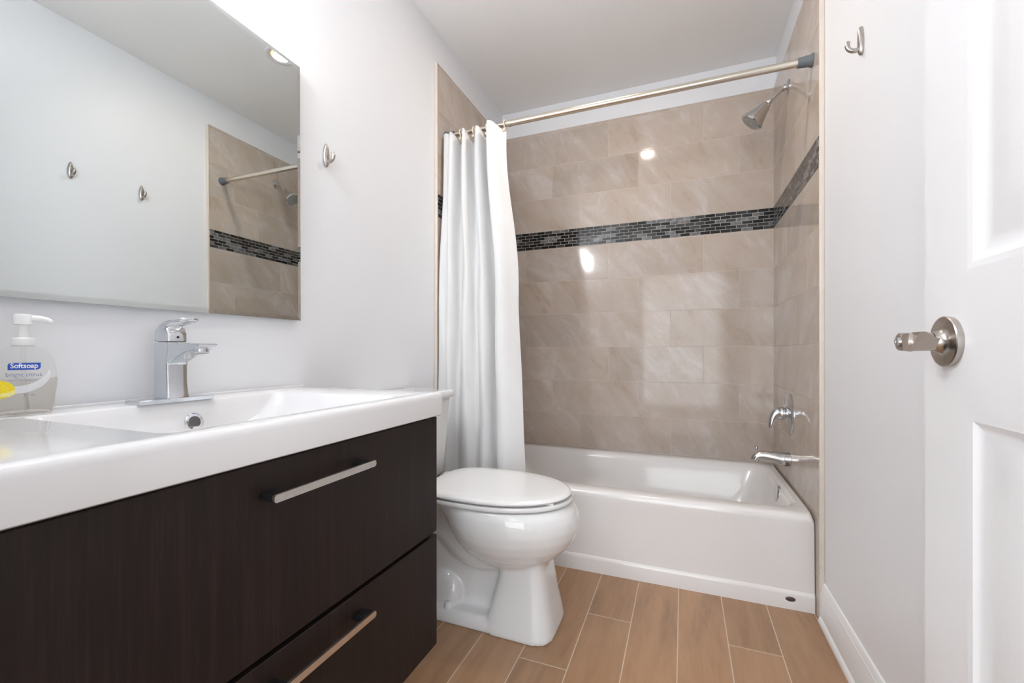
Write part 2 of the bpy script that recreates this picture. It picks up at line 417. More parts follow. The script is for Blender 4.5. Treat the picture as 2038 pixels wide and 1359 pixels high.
vl = thing('vanity_light', 'two-lamp wall light mounted above the mirror', 'wall light', (0, 0.39, 2.04))
bm = bmesh.new(); box(bm, 0.0, 0.02, 0.17, 0.61, 2.010, 2.070, 0.005)
finish('back_plate', bm, NICKEL, vl)
LX = 0.088
SHADEM = emit_mat('frosted_shade', (0.95, 0.965, 1.0), SHADE_E)
for yy in (0.25, 0.53):
    bm = bmesh.new(); tube(bm, [(0.018, yy, 2.040), (0.045, yy, 2.046), (0.064, yy, 2.035), (LX - .02, yy, 2.006)], [0.005, 0.005], 12, 16)
    finish('arm', bm, NICKEL, vl)
    bm = bmesh.new(); lathe(bm, (LX, yy, 2.008), (0, 0, -1), [(0.030, 0), (0.034, 0.004), (0.039, 0.02), (0.041, 0.05), (0.042, 0.155), (0.038, 0.158), (0.0, 0.159)], 32)
    sh = finish('glass_shade', bm, SHADEM, vl)

hl = thing('hall_fill_light', 'made-up round flush ceiling light adding fill from the hall behind the camera', 'ceiling light', (1.09, -0.75, H))  # unseen fill lamp added in the hall, shaped as a ceiling fixture
bm = bmesh.new(); lathe(bm, (1.09, -0.75, H), (0, 0, -1), [(0.17, 0), (0.17, 0.03), (0.15, 0.05), (0.08, 0.065), (0.0, 0.07)], 40)
finish('fill_diffuser', bm, emit_mat('hall_fill_diffuser', (1.0, 0.97, 0.93), 3.0), hl)
area('hall_fill_lamp', hl, (1.09, -0.75, H - 0.075), HALL_FILL_W, 0.9, (0.90, 0.95, 1.0))

wn = thing('fill_window_1', 'made-up wide glazed hall window adding fill through the bathroom doorway', 'window', (1.0, -2.1, 0.02)); wn['kind'] = 'structure'  # invented window, added to send frontal fill light through the doorway
bm = bmesh.new()
for b_ in ((-.36, -.30, .02, 2.16), (2.30, 2.36, .02, 2.16), (-.30, 2.30, .02, .08), (-.30, 2.30, 2.10, 2.16), (.975, 1.025, .08, 2.10)): box(bm, b_[0], b_[1], -2.1, -2.075, b_[2], b_[3], .003)
finish('fill_window_frame', bm, TRIMP, wn)
bm = bmesh.new(); box(bm, -.30, 2.30, -2.0995, -2.096, .08, 2.10); finish('fill_pane', bm, emit_mat('fill_pane_glow', (.92, .96, 1.0), 1.0), wn, 0)
wa = area('doorway_fill_lamp', wn, (1.0, -2.07, 1.09), FILL_WIN_W, 2.58, (.88, .94, 1.0), (PI / 2, 0, 0), 'RECTANGLE'); wa.data.size_y = 2.0  # broad area lamp supplying the added frontal fill

# ------------------------------------------------------------------ bathtub
tub = thing('bathtub', 'white alcove bathtub with a plain apron under the tiled walls', 'bathtub', (0.77, 2.19, 0))
bm = bmesh.new()
X0, X1, YF, YK = T + 0.001, W - T - 0.001, 1.806, YB - T - 0.001
L = []
for z, yf, r in ((0, YF, .004), (0.052, YF, .004), (0.060, YF + .0015, .004), (0.066, YF + .008, .004), (0.29, YF + .010, .006), (0.312, YF + .007, .008), (0.326, YF + .008, .012), (0.335, YF + .013, .016), (0.3405, YF + .022, .022), (0.342, YF + .034, .03)):
    ins = max(0, (z - 0.31)) * 0.25
    L.append(rrect(X0 + ins, X1 - ins, yf, YK - ins, r, z))
for ix0, ix1, iy0, iy1, r, z in ((.055, 1.497, 1.878, 2.535, .07, .3425), (.062, 1.490, 1.886, 2.528, .08, .340), (.070, 1.483, 1.893, 2.520, .09, .332), (.082, 1.474, 1.900, 2.512, .10, .310),
                                 (.13, 1.458, 1.915, 2.49, .12, .22), (.20, 1.435, 1.935, 2.465, .13, .13), (.26, 1.40, 1.965, 2.44, .14, .085), (.33, 1.34, 2.01, 2.39, .14, .068)):
    L.append(rrect(ix0, ix1, iy0, iy1, r, z))
loft(bm, L)
finish('tub_shell', bm, ENAMEL, tub, 40)
bm = bmesh.new(); lathe(bm, (1.4745, 2.185, 0.300), (-1, 0, 0.12), [(0.036, -0.004), (0.036, 0.003), (0.032, 0.007), (0.01, 0.0085), (0, 0.0085)], 32)
ov = finish('overflow_plate', bm, CHROME, tub)
bm = bmesh.new(); lathe(bm, (1.448, 1.8075, 0.037), (0, -1, 0), [(0.016, 0), (0.016, 0.0016), (0.014, 0.0022), (0, 0.0022)], 24)
for v in bm.verts: v.co.z = 0.037 + (v.co.z - 0.037) * 0.55
pl = finish('maker_plate', bm, plain('dark_bronze_plate', (0.10, 0.08, 0.085), 0.35, 0.6), tub); pl['label'] = 'small dark oval plate on the apron'

# ------------------------------------------------------------------ shower fittings
sh = thing('showerhead', 'chrome bell-shaped shower head on a bent arm above the tub', 'shower head', (1.525, 2.238, 2.095))
RX = W - T - 0.0005
bm = bmesh.new(); lathe(bm, (RX, 2.238, 2.095), (-1, 0, 0), [(0.031, 0), (0.031, 0.003), (0.024, 0.008), (0.014, 0.011), (0.013, 0.02)], 32)
finish('flange', bm, CHROMED, sh)
hp = Vector((1.450, 2.238, 2.045)); hd = Vector((-0.66, 0.04, -0.73)).normalized()
bm = bmesh.new(); tube(bm, [(RX - 0.005, 2.238, 2.095), (1.502, 2.238, 2.091), (1.476, 2.238, 2.071), tuple(hp)], [0.0105, 0.0105], 16, 20)
finish('arm', bm, CHROMED, sh)
bm = bmesh.new(); lathe(bm, hp, hd, [(0.010, -0.012), (0.0135, -0.008), (0.0135, 0.004), (0.012, 0.008), (0.019, 0.014), (0.024, 0.026), (0.035, 0.062), (0.046, 0.088), (0.051, 0.098), (0.051, 0.105), (0.048, 0.109), (0.043, 0.107)], 40)
hh = finish('bell', bm, CHROMED, sh)
bm = bmesh.new(); lathe(bm, hp + hd * 0.1065, hd, [(0.043, 0), (0.042, 0.002), (0.024, 0.003), (0.021, 0.0045), (0.0, 0.0045)], 32)
finish('spray_face', bm, SPRAY, sh)

va = thing('shower_valve', 'chrome single-lever shower valve with a large round plate', 'valve', (1.525, 2.218, 0.6465))
bm = bmesh.new(); lathe(bm, (RX, 2.218, 0.6465), (-1, 0, 0), [(0.091, 0), (0.091, 0.002), (0.087, 0.005), (0.05, 0.011), (0.028, 0.013), (0, 0.013)], 48)
finish('escutcheon', bm, CHROME, va)
bm = bmesh.new(); lathe(bm, (RX - 0.012, 2.218, 0.6495), (-1, 0, 0), [(0.029, 0), (0.029, 0.006), (0.026, 0.008), (0.026, 0.012), (0.029, 0.014), (0.029, 0.020), (0.025, 0.030)], 32)
finish('collar', bm, CHROME, va)
bm = bmesh.new(); tube(bm, [(RX - 0.03, 2.218, 0.650), (1.478, 2.214, 0.652), (1.460, 2.208, 0.636), (1.450, 2.200, 0.607), (1.447, 2.196, 0.583)], [0.024, 0.025, 0.019, 0.013, 0.007], 20, 24, [0.024, 0.022, 0.013, 0.007, 0.004], ref=(0, 1, 0))
finish('lever', bm, CHROME, va)

sp = thing('tub_spout', 'chrome tub spout with diverter knob above the tub end', 'spout', (1.525, 2.212, 0.45))
bm = bmesh.new(); tube(bm, [(RX, 2.212, 0.4495), (1.50, 2.212, 0.450), (1.46, 2.212, 0.4555), (1.425, 2.212, 0.458), (1.400, 2.212, 0.452), (1.388, 2.212, 0.432)], [0.0315, 0.0305, 0.0255, 0.021, 0.0185, 0.0165], 28, 40)
finish('spout_body', bm, CHROMED, sp)
bm = bmesh.new(); lathe(bm, (1.400, 2.212, 0.462), (-0.12, 0, 1), [(0.004, 0), (0.004, 0.020), (0.0065, 0.022), (0.0075, 0.027), (0.006, 0.032), (0, 0.034)], 16)
finish('diverter_knob', bm, CHROMED, sp)

# ------------------------------------------------------------------ curtain rod, rings, curtain
RY, RZ = 1.852, 1.972
rod = thing('curtain_rod', 'satin nickel tension shower curtain rod across the alcove', 'curtain rod', (0.77, RY, RZ))
bm = bmesh.new(); lathe(bm, (T + 0.03, RY, RZ), (1, 0, 0), [(0.0112, 0), (0.0112, 0.295), (0.0148, 0.297), (0.0148, 0.306), (0.0135, 0.308), (0.0135, 1.45)], 28)
finish('rod', bm, NICKELW, rod)
for x, s in ((T + 0.0005, 1), (W - T - 0.0005, -1)):
    bm = bmesh.new(); lathe(bm, (x, RY, RZ), (s, 0, 0), [(0.0235, 0), (0.0235, 0.003), (0.0195, 0.010), (0.0185, 0.028), (0.0175, 0.032), (0.0172, 0.046), (0.0150, 0.047)], 28)
    finish('end_cap', bm, RUBBER, rod)

NU, NZ = 260, 64
CZ0 = 0.17
TOP = [(.018, .012), (.027, -.030), (.040, -.038), (.052, -.034), (.064, -.041), (.080, -.022), (.092, .020), (.106, .026), (.116, -.006), (.126, -.040), (.139, -.042), (.149, -.004), (.160, .028), (.176, .022), (.187, -.028), (.202, -.044), (.217, -.032), (.229, .012), (.241, .030), (.251, -.008), (.259, -.056), (.276, -.058), (.296, -.038), (.315, -.014), (.333, .006)]
BOT = [(.022, .010), (.036, -.020), (.055, -.034), (.074, -.040), (.092, -.036), (.108, -.022), (.122, -.014), (.138, -.018), (.156, -.032), (.176, -.042), (.196, -.042), (.214, -.034), (.230, -.028), (.246, -.030), (.264, -.036), (.284, -.034), (.304, -.012), (.320, .022), (.333, .026), (.343, -.006), (.356, -.046), (.385, -.054), (.412, -.044), (.440, -.026), (.466, -.004)]
MID = [(max(.018 + .0005 * k, .008 + .48 * a[0] + .52 * b[0] - .012 * (1 - k / 24)), .40 * a[1] + .60 * b[1] + .007 * math.sin(k * 1.1) - .036 * max(0, 1 - k / 3)) for k, (a, b) in enumerate(zip(TOP, BOT))]
def rs(path):
    return spline([(x, y, 0) for x, y in path], NU)
CT, CM, CB = rs(TOP), rs(MID), rs(BOT)
def curtain_pt(i, v):
    # three plan-view fold lines blended down the drop
    if v < .45:
        t = v / .45; t = t * t * (3 - 2 * t); p = CT[i].lerp(CM[i], t)
    else:
        t = (v - .45) / .55; p = CM[i].lerp(CB[i], t)
    yc = RY - .010 - .074 * min(1, v * 1.12)
    zt = 1.936 + max(-.012, min(.030, -CT[i].y * .62))
    z = zt + (CZ0 - zt) * v
    wob = .0035 * math.sin(9 * v + i * .05) * v + .0022 * math.sin(17 * v - i * .11)
    return (p.x + wob, yc + p.y + (.004 * math.sin(14 * v + i * .03) + .003 * math.sin(23 * v - i * .07)) * v, z)
bm = bmesh.new()
rows = [[bm.verts.new(curtain_pt(i, j / NZ)) for i in range(NU + 1)] for j in range(NZ + 1)]
for j in range(NZ):
    for i in range(NU): bm.faces.new((rows[j][i], rows[j][i + 1], rows[j + 1][i + 1], rows[j + 1][i]))
cur = finish('shower_curtain', bm, CLOTH, None, 180, recalc=False)
tag(cur, 'white fabric shower curtain bunched at the left end of the rod', 'shower curtain')
sm = cur.modifiers.new('thickness', 'SOLIDIFY'); sm.thickness = 0.0016; sm.offset = 0
ORD = ['first', 'second', 'third', 'fourth', 'fifth']
for k in range(5):
    x = (.030, .098, .167, .236, .326)[k]
    r = thing('curtain_ring', '%s cream plastic curtain ring from the left, on the nickel rod' % ORD[k], 'curtain ring', (x, RY, RZ), 'cream rings holding the shower curtain')
    bm = bmesh.new()
    n = 28
    loop = [(x + 0.002 * math.sin(t * 2), RY + 0.0185 * math.cos(t), RZ - 0.008 + 0.0255 * math.sin(t)) for t in (2 * PI * q / n for q in range(n + 1))]
    tube(bm, loop, [0.0026, 0.0026], 10, 0)
    finish('ring', bm, CREAMP, r)
    bm = bmesh.new()
    lathe(bm, (x, RY - 0.014, RZ - 0.033), (0, -1, 0), [(0.0062, 0), (0.0062, 0.004), (0.004, 0.006), (0, 0.006)], 14)
    finish('hook_button', bm, CREAMP, r)

# ------------------------------------------------------------------ toilet
TY = 1.40
toi = thing('toilet', 'white two-piece toilet between the vanity and the tub', 'toilet', (0.42, TY, 0))
bm = bmesh.new()
loft(bm, [egg(xb, xf, hw, z, cy=TY, eb=eb, xm=xm) for xb, xf, hw, z, eb, xm in (
    (.46, .625, .060, .192, 2, .55), (.43, .650, .086, .206, 2, .54), (.395, .685, .118, .230, 2, .53), (.36, .718, .147, .256, 2, .525), (.335, .746, .168, .286, 2, .52), (.318, .765, .182, .318, 2, .52), (.302, .773, .189, .350, 2.05, .52), (.288, .771, .190, .378, 2.1, .515), (.270, .762, .188, .400, 2.2, .51), (.252, .749, .182, .413, 2.4, .50), (.25, .742, .178, .420, 2.4, .50))])
loft(bm, [egg(xb, xf, hw, z, cy=TY, ef=4.2, eb=6, xm=(xb + xf) / 2) for xb, xf, hw, z in (
    (.470, .708, .121, 0), (.472, .708, .121, .012), (.482, .701, .114, .05), (.497, .690, .104, .10), (.514, .680, .096, .16), (.524, .672, .092, .21), (.528, .675, .095, .26))])
loft(bm, [egg(xb, xf, hw, z, cy=TY, ef=5, eb=3.5, xm=(xb + xf) / 2) for xb, xf, hw, z in (
    (.135, .60, .115, 0), (.135, .60, .115, .022), (.14, .60, .111, .036), (.15, .60, .100, .044))])
loft(bm, [egg(xb, xf, hw, z, cy=TY, ef=5, eb=4, xm=(xb + xf) / 2) for xb, xf, hw, z in (
    (.17, .60, .046, .02), (.16, .60, .044, .15), (.13, .56, .046, .28), (.08, .45, .07, .352), (.035, .40, .095, .378), (.03, .38, .105, .418))])
tube(bm, [(.60, TY, .235), (.50, TY, .222), (.42, TY, .212), (.355, TY, .236), (.285, TY, .292), (.225, TY, .305), (.18, TY, .24), (.165, TY, .13), (.165, TY, .02)], [.055, .056, .055, .055, .055, .055, .055, .058, .062], 28, 44, [.078, .076, .074, .072, .070, .066, .066, .07, .072], ref=(0, 0, 1))
lathe(bm, (.305, TY - 0.052, .082), (0, -1, .25), [(.066, -.03), (.064, .0), (.056, .018), (.036, .028), (0, .031)], 28)
lathe(bm, (.305, TY + 0.052, .082), (0, 1, .25), [(.066, -.03), (.064, .0), (.056, .018), (.036, .028), (0, .031)], 28)
bo = finish('bowl', bm, PORC, toi, 0)
pm = bo.matrix_parent_inverse.copy()
remesh(bo, 0.0055, 7)
bm = bmesh.new()
loft(bm, [rrect(.012, xf, TY - hw, TY + hw, r, z) for xf, hw, r, z in (
    (.150, .135, .03, .421), (.178, .152, .035, .428), (.190, .158, .04, .445), (.200, .163, .04, .56), (.209, .168, .04, .70), (.212, .169, .04, .737))])
finish('tank', bm, PORC, toi, 50)
bm = bmesh.new()
loft(bm, [rrect(.008, xf, TY - hw, TY + hw, r, z) for xf, hw, r, z in (
    (.214, .170, .035, .7375), (.222, .176, .035, .739), (.226, .179, .035, .745), (.226, .179, .035, .758), (.222, .176, .035, .764), (.212, .169, .03, .7675))])
finish('tank_lid', bm, PORC, toi, 50)
bm = bmesh.new()
loft(bm, [egg(xb, xf, hw, z, cy=TY, eb=3.6, xm=.47) for xb, xf, hw, z in (
    (.245, .742, .180, .4225), (.240, .748, .185, .426), (.239, .750, .186, .432), (.242, .747, .184, .4385))])
st = finish('seat', bm, SEATP, toi, 50)
bm = bmesh.new()
loft(bm, [egg(xb, xf, hw, z, cy=TY, eb=3.6, xm=.47) for xb, xf, hw, z in (
    (.245, .736, .178, .4425), (.240, .743, .183, .445), (.239, .745, .1845, .450), (.243, .741, .181, .4555), (.255, .728, .170, .459), (.30, .68, .13, .4605))])
finish('lid', bm, SEATP, toi, 50)
for yy in (TY - .075, TY + .075):
    bm = bmesh.new(); box(bm, .225, .258, yy - .02, yy + .02, .4205, .452, .005); finish('hinge', bm, SEATP, toi)
for xx, yy in ((.700, TY - .085), (.700, TY + .085)):
    bm = bmesh.new(); box(bm, xx - .012, xx + .012, yy - .006, yy + .006, .437, .4435, .001); finish('bumper', bm, SEATP, toi)
for s in (-1, 1):
    bm = bmesh.new(); lathe(bm, (.338, TY + s * .092, .041), (0, 0, 1), [(.0145, 0), (.0145, .008), (.012, .016), (.006, .020), (0, .021)], 20); finish('bolt_cap', bm, SEATP, toi)

# ------------------------------------------------------------------ vanity cabinet
VY0, VY1 = 0.147, 0.9855
van = thing('vanity_cabinet', 'black-brown wood vanity cabinet with two drawers under the white sink', 'vanity', (0.25, 0.605, 0))
bm = bmesh.new()
for y0, y1 in ((VY0 + .002, VY0 + .018), (VY1 - .018, VY1 - .002)): box(bm, .003, .468, y0, y1, .158, .7535)
box(bm, .003, .468, VY0 + .018, VY1 - .018, .158, .174); box(bm, .003, .012, VY0 + .018, VY1 - .018, .174, .70)
finish('carcass', bm, WENGE, van, 0)
def handle(parent, z):
    hy0, hy1 = .4735, .7056
    bm = bmesh.new()
    pts = []
    h = .0062; n = 6; r = .005
    prof = []
    for cy, cz, a0 in ((hy1 - r, z + h - r, 0), (hy0 + r, z + h - r, 90), (hy0 + r, z - h + r, 180), (hy1 - r, z - h + r, 270)):
        for k in range(n + 1):
            a = math.radians(a0 + 90 * k / n); prof.append((cy + r * math.cos(a), cz + r * math.sin(a)))
    loft(bm, [[(x, y, zz) for y, zz in prof] for x in (.5165, .5215)])
    b = finish('handle', bm, STEEL, parent); b['label'] = 'satin steel bar handle on black posts'
    for y0, y1 in ((hy0 + .001, hy0 + .030), (hy1 - .030, hy1 - .001)):
        bm = bmesh.new(); box(bm, .4905, .5164, y0, y1, z - .0055, z + .0055, .002); q = finish('handle_post', bm, BLACKP, parent); q.matrix_parent_inverse = b.matrix_parent_inverse.copy()
for z0, z1, hz in ((.4527, .7512, .7002), (.1564, .4434, .4000)):
    bm = bmesh.new(); box(bm, .4705, .490, VY0, VY1, z0, z1, .0012, 1); 
    dr = finish('drawer', bm, WENGE, van, 30)
    handle(dr, hz)
    for ch in dr.children: ch.matrix_parent_inverse = Matrix.Identity(4)
for yy in (VY0 + .09, .838):
    bm = bmesh.new(); box(bm, .425, .458, yy, yy + .033, 0, .158, .002); finish('leg', bm, BLACKP, van)

# ------------------------------------------------------------------ washbasin
sk = thing('washbasin', 'white ceramic rectangular washbasin top on the dark vanity', 'sink', (0.25, 0.605, 0.7545))
bm = bmesh.new()
SX0, SX1, SY0, SY1 = .001, .5010, .1400, 1.0040
L = [rrect(SX0, SX1 - i, SY0 + i, SY1 - i, r, z) for i, r, z in ((.004, .010, .7547), (.0008, .012, .757), (0, .013, .762), (0, .013, .801), (.001, .013, .807), (.004, .013, .812), (.008, .013, .8145), (.014, .013, .8155))]
for a, b_, c, d, r, z in ((.087, .466, .358, .852, .022, .8155), (.0885, .4645, .3595, .8505, .022, .8147), (.091, .462, .363, .847, .024, .811), (.0945, .456, .372, .838, .03, .797), (.1025, .446, .400, .812, .045, .765), (.122, .425, .455, .755, .06, .737), (.19, .39, .51, .70, .06, .729)):
    L.append(rrect(a, b_, c, d, r, z))
loft(bm, L)
box(bm, SX0, .014, SY0 + .004, SY1 - .004, .812, .8215, .003)
finish('basin', bm, CERAM, sk, 40)
nrm = Vector((.97, 0, .24)).normalized()
bm = bmesh.new(); lathe(bm, Vector((.1016, .622, .7690)), nrm, [(.0195, -.004), (.0195, .002), (.0170, .0040), (.0125, .0030), (.0115, -.001)], 32, True, True)
og = finish('overflow_ring', bm, CHROME, sk)
bm = bmesh.new(); lathe(bm, Vector((.1016, .622, .7690)), nrm, [(.0120, -.002), (.0120, .0022), (0, .0023)], 24)
finish('overflow_hole', bm, HOLEM, sk)
bm = bmesh.new(); lathe(bm, (.29, .605, .7295), (0, 0, 1), [(.032, 0), (.032, .002), (.026, .004), (.020, .003), (0, .003)], 32); finish('drain', bm, CHROME, sk)

# ------------------------------------------------------------------ faucet
FY = .602; DZ = .8158
fa = thing('faucet', 'chrome single-lever basin faucet on a long deck plate', 'faucet', (.07, FY, DZ))
bm = bmesh.new()
pr = [(.044, .5215), (.0985, .5215), (.0985, .6690), (.044, .6690)]
loft(bm, [rrect(.046, .0985, .5230, .6690, .004, DZ, 4), rrect(.046, .0985, .5230, .6690, .004, DZ + .0075, 4), rrect(.047, .0975, .5240, .6680, .004, DZ + .0085, 4)])
finish('deck_plate', bm, CHROME, fa, 30)
# body: square column with a concave lower front, top slab reaching out as the spout
bm = bmesh.new()
BZ = DZ + .0086
hw = .0225
L = []
for z, x0, x1, h in ((BZ, .036, .086, .0235), (BZ + .006, .036, .0845, .0225), (BZ + .03, .036, .082, .0215), (BZ + .065, .036, .081, .0215), (BZ + .085, .036, .083, .0222), (BZ + .100, .036, .088, hw), (.9265, .036, .088, hw), (.9405, .036, .088, hw), (.9415, .037, .087, hw - .001)):
    L.append(rrect(x0, x1, FY - h, FY + h, .005, z, 4))
loft(bm, L)
finish('body', bm, CHROME, fa, 30)
bm = bmesh.new()
L = []
for x, zt, zb, h in ((.070, .9405, .895, .0215), (.085, .9405, .899, .0215), (.105, .9405, .908, .0212), (.13, .9400, .9185, .0208), (.155, .9395, .9245, .0200), (.172, .939, .930, .0190), (.180, .9385, .936, .0180)):
    r = min((zt - zb) * .3, .006)
    pts = []
    for cy, cz, a0 in ((FY + h - r, zt - .0012, 0), (FY - h + r, zt - .0012, 90), (FY - h + r, zb + r, 180), (FY + h - r, zb + r, 270)):
        rz = .0012 if a0 < 180 else r
        for k in range(5):
            a = math.radians(a0 + 90 * k / 4); pts.append((x, cy + r * math.cos(a), cz + rz * math.sin(a)))
    L.append(pts)
loft(bm, L)
finish('spout', bm, CHROME, fa, 35)
bm = bmesh.new(); lathe(bm, (.152, FY, .930), (.14, 0, -1), [(.0165, 0), (.0165, .010), (.0155, .0120), (.0138, .0108)], 28, True, True)
ae = finish('aerator', bm, CHROME, fa)
bm = bmesh.new(); lathe(bm, (.1535, FY, .9190), (.14, 0, -1), [(.0140, 0), (.0140, .0008), (0, .0009)], 24)
am = finish('aerator_mesh', bm, SPRAY, ae); am.matrix_parent_inverse = Matrix.Identity(4)
bm = bmesh.new()
loft(bm, [rrect(x0, x1, FY - h, FY + h, .006, z, 5) for z, x0, x1, h in ((.9425, .040, .080, .0190), (.944, .038, .082, .0205), (.960, .036, .082, .0205), (.972, .040, .078, .019), (.976, .046, .074, .016))])
finish('handle_base', bm, CHROME, fa, 40)
bm = bmesh.new(); lathe(bm, (.0821, FY, .953), (1, 0, 0), [(.0026, -.001), (.0026, .0004), (0, .0005)], 14); finish('index_dot', bm, DARKH, fa)
bm = bmesh.new()
def hz(x): return .968 + (x - .04) * .34 - max(0, x - .075) * .22
lp = []
for k in range(48):
    t = 2 * PI * k / 48; c, s = math.cos(t), math.sin(t); e = 2 / 5
    x = .0845 + .040 * math.copysign(abs(c) ** e, c); y = FY + .0185 * math.copysign(abs(s) ** e, s)
    lp.append(Vector((x, y, hz(x) + .004)))
n = len(lp); rows = []
for k in range(n):
    p = lp[k]; d = (lp[(k + 1) % n] - lp[k - 1]).normalized(); side = d.cross(Vector((0, 0, 1))).normalized(); up = side.cross(d)
    rows.append([bm.verts.new(p + side * (.0030 * math.cos(a)) + up * (.0034 * math.sin(a))) for a in (2 * PI * q / 10 for q in range(10))])
for k in range(n):
    for q in range(10): bm.faces.new((rows[k][q], rows[k][(q + 1) % 10], rows[(k + 1) % n][(q + 1) % 10], rows[(k + 1) % n][q]))
finish('loop_handle', bm, CHROME, fa, 50)
bm = bmesh.new()
L = []
for x, z0, z1, h in ((.037, .944, .966, .0195), (.046, .955, .973, .0200), (.056, .962, .9785, .0195), (.066, .9705, .981, .0185)):
    L.append([(x, FY - h, z0), (x, FY + h, z0), (x, FY + h, z1), (x, FY - h, z1)])
loft(bm, L); finish('handle_shoulder', bm, CHROME, fa, 40)

# ------------------------------------------------------------------ soap bottle
BX, BY = .054, .3775
nv = Vector((CAM[0] - BX, CAM[1] - BY, 0)).normalized()          # the label faces into the room
ROT = Matrix(((-nv.y, -nv.x, 0), (nv.x, -nv.y, 0), (0, 0, 1)))   # local x right, -y towards the viewer
ORG = Vector((BX, BY, .8160))
def wl(p): return ORG + ROT @ Vector(p)
so = thing('soap_bottle', 'clear pump bottle of citrus hand soap at the left end of the sink', 'soap bottle', tuple(ORG))
prof = [(.0325, 0), (.0340, .002), (.0350, .010), (.0375, .030), (.0395, .048), (.0400, .060), (.0392, .074), (.0368, .088), (.0325, .100), (.0270, .108), (.0190, .1135), (.0160, .1155)]
def aw(z):
    for (a0, z0), (a1, z1) in zip(prof, prof[1:]):
        if z <= z1: return a0 + (a1 - a0) * (z - z0) / (z1 - z0)
    return prof[-1][0]
def bd(z): return .017 + .62 * (aw(z) - .016) * 0.62 + .002
def oval(z, ins=0.0, n=56):
    a, b = aw(z) - ins, bd(z) - ins; out = []
    for k in range(n):
        t = 2 * PI * k / n; c, s = math.cos(t), math.sin(t)
        out.append(wl((a * math.copysign(abs(c) ** .85, c), b * math.copysign(abs(s) ** .85, s), z)))
    return out
bm = bmesh.new(); loft(bm, [oval(z) for _, z in prof]); finish('bottle', bm, BOTTLE, so, 60)
bm = bmesh.new(); loft(bm, [oval(z, .0022) for z in (.003, .010, .02, .03, .04, .05, .0615)]); finish('soap_liquid', bm, LIQUID, so, 60)
bm = bmesh.new(); lathe(bm, wl((0, 0, .1156)), (0, 0, 1), [(.0130, 0), (.0138, .001), (.0138, .0125), (.0125, .014), (.0075, .0148), (.0062, .017), (.0062, .036), (.0075, .037)], 32); finish('pump_collar', bm, PUMPW, so)
bm = bmesh.new(); lathe(bm, wl((0, 0, .1515)), (0, 0, 1), [(.0105, 0), (.0118, .001), (.0122, .014), (.0110, .0175), (.006, .0186), (0, .0188)], 32)
tube(bm, [wl((.004, -.001, .1625)), wl((.018, -.004, .1630)), wl((.029, -.007, .1600)), wl((.031, -.0075, .1565))], [.0055, .0050, .0042, .0036], 16, 14)
finish('pump_head', bm, PUMPW, so, 50)
bm = bmesh.new(); tube(bm, [wl((0, 0, .1150)), wl((0, 0, .06)), wl((.004, 0, .006))], [.0028, .0028], 10, 10); finish('dip_tube', bm, BOTTLE, so)
def on_bottle(x, z, lift=.0006):
    a, b = aw(z), bd(z); q = min(abs(x) / a, .98)
    # superellipse |x/a|^(2/.85)+|y/b|^(2/.85)=1
    e = 2 / .85; yy = b * (1 - q ** e) ** (1 / e)
    return wl((x, -yy - lift, z))
def decal(name, polys, mat, lift, parent=so):
    bm = bmesh.new()
    for loop in polys:
        # fill by horizontal strips between left and right outline, so it follows the curve of the bottle
        bm2 = [Vector((p[0], p[1], 0)) for p in loop]
        vs = [bm.verts.new(p) for p in bm2]
        bm.faces.new(vs)
    bmesh.ops.triangulate(bm, faces=bm.faces)
    for _ in range(2):
        bmesh.ops.subdivide_edges(bm, edges=[e for e in bm.edges if e.calc_length() > .004], cuts=2, use_grid_fill=False)
        bmesh.ops.triangulate(bm, faces=bm.faces)
    for v in bm.verts: v.co = on_bottle(v.co.x, v.co.y, lift)
    return finish(name, bm, mat, parent, 60, recalc=False)
def text_decal(name, body, size, cx, cz, mat, lift, width=None, parent=so, bold=0.0):
    cu = bpy.data.curves.new(name, 'FONT'); cu.body = body; cu.size = size; cu.align_x = 'CENTER'; cu.resolution_u = 3; cu.offset = bold
    ob = bpy.data.objects.new(name, cu); COL.objects.link(ob)
    dg = bpy.context.evaluated_depsgraph_get(); dg.update()
    me = bpy.data.meshes.new_from_object(ob.evaluated_get(dg)); bpy.data.objects.remove(ob); bpy.data.curves.remove(cu)
    xs = [v.co.x for v in me.vertices]; w0 = max(xs) - min(xs); mid = (max(xs) + min(xs)) / 2
    k = (width / w0) if width else 1.0
    bm = bmesh.new(); bm.from_mesh(me); bpy.data.meshes.remove(me)
    for v in bm.verts: v.co = on_bottle(cx + (v.co.x - mid) * k, cz + v.co.y, lift)
    return finish(name, bm, mat, parent, 0, recalc=False)
lo = decal('blue_logo_panel', [[(-.0170, .0762), (.0150, .0762), (.0180, .0775), (.0195, .0800), (.0195, .0880), (-.0130, .0880), (-.0158, .0870), (-.0170, .0845)]], LABELB, .0006)
text_decal('logo_lettering', 'Softsoap', .0112, .0012, .0795, LABELW, .0010, .0305, bold=.00022)
text_decal('scent_lettering', 'bright citrus', .0092, .0010, .0655, LABELS, .0008, .0400)
decal('fine_print', [[(-.017, .0588), (.017, .0588), (.017, .0594), (-.017, .0594)], [(-.009, .0606), (.008, .0606), (.008, .0611), (-.009, .0611)]], LABELS, .0007)
sw = [(-.006 + .0415 * math.cos(math.radians(a)) * .92, .0735 + .0355 * math.sin(math.radians(a))) for a in range(-118, -4, 6)]
si = [(-.010 + .0415 * math.cos(math.radians(a)) * .98, .0850 + .0355 * math.sin(math.radians(a))) for a in range(-14, -118, -6)]
sw = [(max(-.037, min(.0372, x)), z) for x, z in sw + si]
decal('swoosh', [sw], FILM, .0005)
text_decal('volume_lettering', '(221 mL)', .0056, .0070, .0335, LABELS, .0009, .0120)
def disc(cx, cz, rx, rz, a0=0, a1=360): return [(cx + rx * math.cos(math.radians(a)), cz + rz * math.sin(math.radians(a))) for a in range(a0, a1, 12)]
